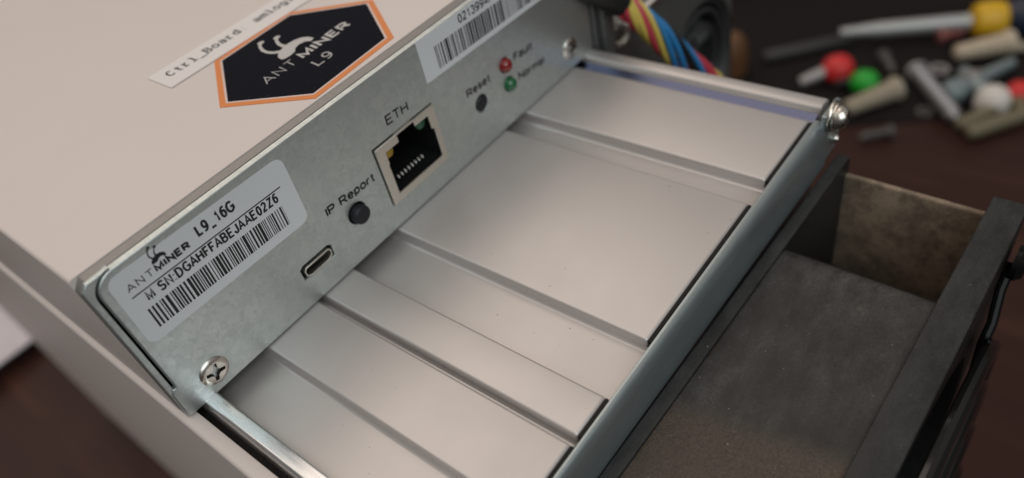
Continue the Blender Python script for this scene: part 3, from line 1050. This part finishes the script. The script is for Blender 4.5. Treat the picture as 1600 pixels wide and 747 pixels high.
# rotor inside the barrel
mb = MB().lathe([(21, 0), (21, 14), (19, 16.5), (0.2, 16.6)], (FX, Y4 + 19, FZ), (0, -1, 0), 40)
for k in range(7):
    a = 2 * math.pi * k / 7
    P_ = lambda r_, da, y: (FX + r_ * math.cos(a + da), y, FZ + r_ * math.sin(a + da))
    q4 = [P_(20.5, 0, Y4 + 7), P_(20.5, 0.55, Y4 + 17), P_(53, 0.75, Y4 + 18), P_(54, 0.25, Y4 + 8)]
    mb.add(q4 + [(x, y + 1.2, z) for x, y, z in q4], [(0, 1, 2, 3), (7, 6, 5, 4), (0, 4, 5, 1), (1, 5, 6, 2), (2, 6, 7, 3), (3, 7, 4, 0)])
skew(mb).build("fan_rotor", M_black, fan, angle=40)
# guard rings and their radial bars
mb = MB()
YG = Y4 - 3.6
for r_ in (12, 20, 28, 36, 44, 52, 59.5):
    mb.tube([(x, YG + 0.4 - (59.5 - r_) * 0.10, z) for x, z in circle(FX, FZ, r_, 72)], 1.15, 10, closed=True)
skew(mb).build("finger_guard", M_gloss, fan)
for k in range(4):
    a = math.radians(45 + 90 * k)
    mb = MB()
    mb.tube([(FX + q * math.cos(a), YG + (2.6 if q > 66 else 1.8 if q > 60 else 1.9 - (59.5 - q) * 0.10), FZ + q * math.sin(a)) for q in (12, 40, 59, 63, 69, 74)], 0.9, 10)
    skew(mb).build("guard_bar", M_guard, fan)
for sx in (-1, 1):
    for sz in (-1, 1):
        mb = MB().lathe([(3.2, 0), (3.2, 0.9), (2.4, 1.9), (0.2, 2.3)], (FX + sx * 52.5, Y4 - 1.2, FZ + sz * 52.5), (0, -1, 0), 20)
        skew(mb).build("guard_screw", M_guard, fan)

# --- power supply alongside with its own small fan
mb = MB()
PX0, PX1, PZ1 = 117.0, 187.5, -1.0
pc = (167.5, -36.0)
Fp = Frame((0, 0, 0), (1, 0, 0), (0, 0, 1))
vs, fs = shape2d([[(PX0, -90), (PX1, -90), (PX1, PZ1), (PX0, PZ1)], circle(*pc, 20.5, 48)], 1.2, 0.2)
Fp.put(mb, [(a, b, c - 1.6) for a, b, c in vs], fs)
mb.box(PX0 + 0.2, PX1 - 0.2, 26, 290, TABLE_Z + 5, PZ1 - 0.2)
mb.box(PX0 + 0.2, PX1 - 0.2, 2.5, 26, TABLE_Z + 5, -88)
mb.box(PX0 + 0.2, PX1 - 0.2, 2.3, 26, PZ1 - 1.3, PZ1 - 0.1)
mb.box(PX1 - 1.4, PX1 - 0.2, 2.3, 26, -88, PZ1 - 1.4)
psu = mb.build("power_supply", M_psu, miner, angle=40)
mb = MB()
vs, fs = shape2d([circle(*pc, 20.2, 48), circle(*pc, 18.6, 48)], 18, 0.2)
Fp.put(mb, [(a, b, c - 11.5) for a, b, c in vs], fs)
mb.lathe([(8.0, 0), (8.0, 8), (7.2, 9)], (pc[0], 14, pc[1]), (0, -1, 0), 32)
for r_ in (12.0, 16.4, 19.3):
    mb.tube([(x, 2.6, z) for x, z in circle(*pc, r_, 40)], 0.75, 8, closed=True)
for k in range(7):
    a = 2 * math.pi * k / 7
    p0 = Vector((pc[0] + 8 * math.cos(a), 7, pc[1] + 8 * math.sin(a)))
    p1 = Vector((pc[0] + 8 * math.cos(a + 0.35), 13, pc[1] + 8 * math.sin(a + 0.35)))
    p2 = Vector((pc[0] + 17.8 * math.cos(a + 0.6), 14, pc[1] + 17.8 * math.sin(a + 0.6)))
    p3 = Vector((pc[0] + 17.8 * math.cos(a + 0.1), 6, pc[1] + 17.8 * math.sin(a + 0.1)))
    off = Vector((0, 0.5, 0))
    mb.add([p0, p1, p2, p3, p0 + off, p1 + off, p2 + off, p3 + off], [(0, 1, 2, 3), (7, 6, 5, 4), (0, 4, 5, 1), (1, 5, 6, 2), (2, 6, 7, 3), (3, 7, 4, 0)])
M_fanring = mat("grey_black_plastic", (0.045, 0.045, 0.045), 0.35, 0, 0.5)
mb.build("small_fan", M_fanring, psu, angle=40)
mb = MB().prism_x([(1.0, PZ1 + 0.1), (-0.6, PZ1 + 0.1), (-0.6, PZ1 - 1.2), (1.0, PZ1 - 1.2)], 128, PX1)
mb.build("top_rim", M_bright, psu, bevel=0.2)
mb = MB().box(115.2, 116.6, -0.4, 2, -6, 14).box(117.2, 121.5, -1.6, 0.9, -9, 16)
mb.build("corner_bracket", M_psu, psu, bevel=0.3)

# --- twisted cable coming out of a black sleeve
M_wy = mat("yellow_wire", (0.62, 0.48, 0.10), 0.4)
M_wr = mat("red_wire", (0.50, 0.045, 0.075), 0.4)
M_wb = mat("blue_wire", (0.03, 0.21, 0.48), 0.4)
M_wk = mat("black_wire", (0.012, 0.012, 0.012), 0.45)
ax = bez((120.5, -3.0, 10.5), (123, -8, 5), (131, -13, -9), (148, -20, -34), 60)
ax = ax + bez((148, -20, -34), (157, -23.5, -48), (158, -14, -66), (150, -1.5, -72), 30)[1:]
sl = bez((104.5, 3.0, 26.0), (111, 0, 18), (115, -1.5, 15), (121.2, -4.0, 9.2), 20)
WPH = 0.0
cable = MB().tube(sl, 3.3, 16).build("cable_sleeve", M_wk, miner)
for k, m_ in enumerate((M_wr, M_wb, M_wk, M_wb, M_wb, M_wy, M_wr, M_wy, M_wy, M_wr)):
    pts = []
    for i, p in enumerate(ax):
        t = (ax[min(i + 1, len(ax) - 1)] - ax[max(i - 1, 0)]).normalized()
        u = t.orthogonal().normalized()
        b = t.cross(u)
        a = k * math.pi / 5 + i * 0.12 + WPH + 0.12 * math.sin(i * 0.21 + k * 1.7)
        pts.append(p + (u * math.cos(a) + b * math.sin(a)) * (1.95 + 0.022 * min(i, 60) + 0.22 * math.sin(i * 0.33 + k * 2.1)))
    MB().tube(pts, 0.72, 10).build("wire", m_, cable, label=("red", "blue", "black", "blue", "blue", "yellow", "red", "yellow", "yellow", "red")[k] + " wire")
MB().tube(bez((123.5, -0.8, 1.5), (127, -2.2, 1.0), (126, -2.5, -4), (122, -1.0, -3.0), 14), 0.8, 8).build("wire_hook", M_tin, psu)

# ------------------------------------------------------------------ loose hardware on the table behind
TZ = TABLE_Z


def plain(name, base, rough=0.45, metal=0.0):
    m = mat(name, base, rough, metal)
    v = coords(m)
    b = tuple(min(1, q * 1.15) for q in base)
    a = tuple(q * 0.85 for q in base)
    setc(m, mixc(m, noise(m, v, 150, 4), a, b))
    return m


M_redp = plain("red_plastic", (0.62, 0.025, 0.025))
M_greenp = plain("green_plastic", (0.015, 0.36, 0.03))
M_beige = plain("beige_plastic", (0.34, 0.29, 0.215), 0.5)
M_olive = plain("olive_plastic", (0.17, 0.145, 0.09), 0.5)
M_cream2 = plain("cream_plastic", (0.50, 0.42, 0.31), 0.5)
M_zinc = plain("zinc_screw", (0.36, 0.34, 0.335), 0.45, 0.5)
M_bluegrey = plain("blue_grey_metal", (0.24, 0.29, 0.30), 0.45, 0.4)
M_whitep = plain("white_plastic", (0.66, 0.62, 0.57), 0.4)
M_yellow = plain("yellow_plastic", (0.68, 0.40, 0.015), 0.4)
M_navyp = plain("navy_plastic", (0.012, 0.018, 0.040), 0.4)
M_clear = plain("pale_clear_shaft", (0.42, 0.43, 0.42), 0.35, 0.3)
M_dark = plain("charcoal_plastic", (0.030, 0.029, 0.028), 0.5)
M_slab = plain("grey_brown_plastic", (0.085, 0.078, 0.072), 0.5)
M_brown = plain("amber_brown_plastic", (0.12, 0.052, 0.018), 0.6)
M_white = plain("white_paper", (0.62, 0.57, 0.60), 0.6)


def along(p, q, z):
    a, b = Vector((p[0], p[1], z)), Vector((q[0], q[1], z))
    return a, (b - a).normalized(), (b - a).length


mb = MB()
q = [(402, 40), (452, -45), (520, -110), (700, -60), (700, 120), (560, 190), (450, 150), (415, 95)]
n_ = len(q)
mb.add([(x, y, TABLE_Z) for x, y in q] + [(x, y, TABLE_Z + 1.2) for x, y in q], [tuple(range(n_)), tuple(range(2 * n_ - 1, n_ - 1, -1))] + [(i, (i + 1) % n_, n_ + (i + 1) % n_, n_ + i) for i in range(n_)])
M_mat = plain("black_rubber_mat", (0.013, 0.0105, 0.010), 0.8)
M_mat.node_tree.nodes["Principled BSDF"].inputs["Specular IOR Level"].default_value = 0.12
tag(mb.build("work_mat", M_mat, None, offset=(402, 40, TABLE_Z)), "thin black mat on the table under the loose hardware and screwdriver", "mat")
TZ += 1.2

# screwdriver with a pale shaft, yellow collar and navy handle
a, d, ln = along((508, 53), (544, -12), TZ + 11)
t = thing("screwdriver", "screwdriver with pale shaft, yellow collar and dark blue handle, lying behind the hardware", "screwdriver", (544, -12, TZ))
MB().lathe([(3.0, -14), (4.0, 0), (5.2, 12), (5.6, ln - 2), (5.6, ln + 2)], a, d, 24).build("shaft", M_clear, t)
MB().lathe([(6, ln - 3), (11.5, ln), (13.0, ln + 6), (13.0, ln + 13), (11.5, ln + 18), (8, ln + 20)], a, d, 28).build("collar", M_yellow, t)
MB().lathe([(10, ln + 19), (14.5, ln + 26), (14.5, ln + 50), (13, ln + 72), (14, ln + 100), (10, ln + 108), (1, ln + 110)], a, d, 28).build("handle", M_navyp, t)


def pin(label, p, q, head_m, shaft_m, rh, rs, group):
    z = TZ + rh * 0.95
    a, d, ln = along(p, q, z)
    t = thing("capped_pin", label, "pin", (p[0], p[1], TZ), group)
    pr = [(rs, -rh * 1.0), (rh * 0.55, -rh * 0.95), (rh * 0.9, -rh * 0.55), (rh, 0), (rh * 0.92, rh * 0.5), (rh * 0.6, rh * 0.85), (0.2, rh)]
    MB().lathe([(r_, h) for r_, h in pr], a, d, 24).build("cap", head_m, t)
    b = a - d * (rh * 0.8)
    c_ = a - d * ln
    c_ = Vector((c_.x, c_.y, TZ + rs + 0.5))
    MB().tube([b, (b + c_) / 2, c_], [rs, rs, rs * 0.8], 14).build("shaft", shaft_m, t)
    return t


pin("red capped pin with a short grey shaft, beside the green cap", (457, 50), (474, 31), M_redp, M_zinc, 10.2, 4.2, "capped pins")
pin("green round plastic cap next to the red capped pin", (449, 29), (450, 10), M_greenp, M_dark, 8.8, 3.2, "capped pins")
pin("small red cap at the edge, beside the white cap", (472, -57), (488, -52), M_redp, M_olive, 7.5, 3.0, "capped pins")


def plug(label, p, q, m_, r0, r1, group=None, ribs=True):
    a, d, ln = along(p, q, TZ + max(r0, r1))
    pr = [(r0 * 0.55, 0), (r0 * 0.9, 1.2)]
    k = 6
    for i in range(k):
        f0 = i / k
        rr = r0 + (r1 - r0) * f0
        h = 2 + (ln - 7) * f0
        pr += [(rr, h), (rr, h + (ln - 7) / k * 0.6), (rr * (0.86 if ribs else 1.0), h + (ln - 7) / k * 0.75)]
    pr += [(r1 * 1.15, ln - 3.5), (r1 * 1.2, ln - 0.8), (r1 * 0.9, ln), (0.2, ln)]
    return tag(MB().lathe(pr, a, d, 20).build("wall_plug", m_, None, offset=(p[0], p[1], TZ)), label, "wall plug", group)


plug("beige ribbed wall plug lying just below the green cap", (418, 30), (452, 9), M_beige, 5.2, 7.0, "wall plugs")
plug("long beige stick-like wall plug at the right edge, lowest of the hardware", (423, -41), (466, -73), M_olive, 4.6, 4.6, "wall plugs", ribs=False)
plug("dull olive wall plug lying just above the lowest beige one", (429, -34), (484, -66), M_olive, 4.0, 4.4, "wall plugs", ribs=False)
plug("thin tan wall plug pointing right beside the cream plug", (526, -37), (548, -72), M_beige, 3.2, 3.8, "wall plugs", ribs=False)
# cream plug with a collar bump
t = plug("cream wall plug with a thick collar below the yellow collar", (504, -11), (530, -39), M_cream2, 5.6, 7.4, "wall plugs")


def screw(label, p, q, m_, rs, rh, group):
    a, d, ln = along(p, q, TZ + rh * 0.8)
    t = thing("loose_screw", label, "screw", (p[0], p[1], TZ), group)
    MB().lathe([(rs, -1.0), (rh * 0.9, -0.5), (rh, 1.2), (rh * 0.9, 2.6), (rh * 0.4, 3.4), (0.2, 3.5)], a, -d, 24).build("head", m_, t)
    pr = [(rs, 0.4)]
    k = int(ln / 2.4)
    for i in range(k):
        h = 1 + i * (ln - 5) / k
        pr += [(rs * 1.12, h), (rs * 0.88, h + (ln - 5) / k * 0.5)]
    pr += [(rs * 0.8, ln - 3), (0.2, ln)]
    MB().lathe(pr, a, d, 16).build("thread", m_, t)
    return t


screw("grey steel screw lying across the middle of the hardware, head to the upper left", (476, 4), (433, -32), M_zinc, 4.6, 7.6, "loose screws")
screw("short pinkish screw behind the screwdriver shaft, half hidden", (529, 4), (541, -9), plain("copper_screw", (0.30, 0.11, 0.10), 0.5, 0.2), 4.0, 6.0, "loose screws")

screw("small dark screw below the beige wall plug, pointing at the machine", (409, 0), (396, 14), M_slab, 2.6, 4.4, "loose screws")
screw("small grey screw lying between the green cap and the screwdriver shaft", (491, 30), (474, 18), M_slab, 2.8, 4.8, "loose screws")
for (x, y, r1, lb) in ((492, -6, 6.5, "dull grey washer lying above the toggle piece"), (441, -12, 5.0, "small dark washer lying under the steel screw")):
    vs, fs = shape2d([circle(0, 0, r1, 24), circle(0, 0, r1 * 0.5, 20)], 1.6, 0.2)
    mb = MB().add([(x + a, y + b, TZ + 0.85 + c) for a, b, c in vs], fs)
    tag(mb.build("washer", M_zinc if r1 > 6 else M_slab, None, offset=(x, y, TZ)), lb, "washer", "loose washers")

# blue grey toggle: arms and a round barrel
t = thing("toggle_bolt", "blue grey metal toggle piece with two arms in the middle of the hardware", "toggle bolt", (470, -28, TZ))
a, d, ln = along((455, -19), (507, -45), TZ + 6)
MB().tube([a + d * q for q in (0, 8, 20, 36, ln)], [6.5, 8.5, 6.0, 4.4, 3.4], 16).build("long_arm", M_bluegrey, t)
b, d2, l2 = along((482, -22), (462, -40), TZ + 9)
MB().tube([b + d2 * q for q in (0, 9, 20, l2)], [4, 5.2, 6.0, 4], 14).build("short_arm", M_bluegrey, t)
MB().lathe([(3, -5), (6, -4), (6.5, 0), (6, 4), (3, 5)], (474, -29, TZ + 10), (0.3, 0.4, 1), 20).build("pivot", M_zinc, t)

# white cap
mb = MB().lathe([(9, 0), (10.5, 3), (10, 9), (8, 13), (4.5, 15.5), (0.3, 16.2)], (459, -45, TZ), (0.1, -0.05, 1), 28)
tag(mb.build("plastic_cap", M_whitep, None, offset=(459, -45, TZ)), "white domed plastic cap between the toggle piece and the small red cap", "cap")

# dark grey bar and the grey case behind it
a, d, ln = along((462, 106), (508, 58), TZ + 4)
mb = MB().tube([a + d * q for q in (0, 3, ln - 3, ln)], [3.5, 5, 5, 3.5], 10)
tag(mb.build("metal_rod", M_dark, None, offset=(462, 106, TZ)), "dark grey rod lying on the table left of the screwdriver tip", "rod")
t = thing("equipment_case", "low grey brown equipment case with a black front at the back of the table", "case", (640, 170, TZ))
c_, s_ = math.cos(math.radians(-52)), math.sin(math.radians(-52))


def rotbox(x0, x1, y0, y1, z0, z1, o):
    mb = MB().box(x0, x1, y0, y1, z0, z1)
    mb.v = [(o[0] + x * c_ - y * s_, o[1] + x * s_ + y * c_, z) for x, y, z in mb.v]
    return mb


rotbox(-190, 190, 0, 160, TZ + 3, TZ + 30, (592, 140)).build("case_body", M_dark, t, bevel=2)
rotbox(-188, 188, 4, 158, TZ + 30.2, TZ + 36, (592, 140)).build("case_lid", M_slab, t, bevel=2)

# amber brown bottle beside the power supply
mb = MB().lathe([(9, 0), (12, 2), (12.5, 16), (11.5, 26), (8, 31), (0.3, 33)], (440, 122, TZ), (0, 0, 1), 28)
tag(mb.build("small_jar", M_brown, None, offset=(440, 122, TZ)), "small round topped amber brown jar standing beside the power supply fan", "jar")

# folded white paper at the left, and a dark tool beside it
t = thing("folded_paper", "folded white paper lying on the table left of the cream side panel", "paper", (-20, 400, TZ))
mb = MB()
g = []
rnd = random.Random(3)
nx, ny = 9, 7
for j in range(ny):
    for i in range(nx):
        g.append((-95 + 14 * i * 1.0 + 4 * j * 0.2, 368 + 14 * j + 2.0 * i, TZ + 4 + 7 * abs(math.sin(i * 0.9 + j * 0.5)) + rnd.uniform(0, 5)))
mb.add(g, [(j * nx + i, j * nx + i + 1, (j + 1) * nx + i + 1, (j + 1) * nx + i) for j in range(ny - 1) for i in range(nx - 1)])
mb.v = mb.v + [(x, y, z - 1.2) for x, y, z in mb.v]
m0 = nx * ny
mb.f = mb.f + [tuple(i + m0 for i in reversed(q)) for q in mb.f]
mb.build("paper_sheet", M_white, t, angle=60)
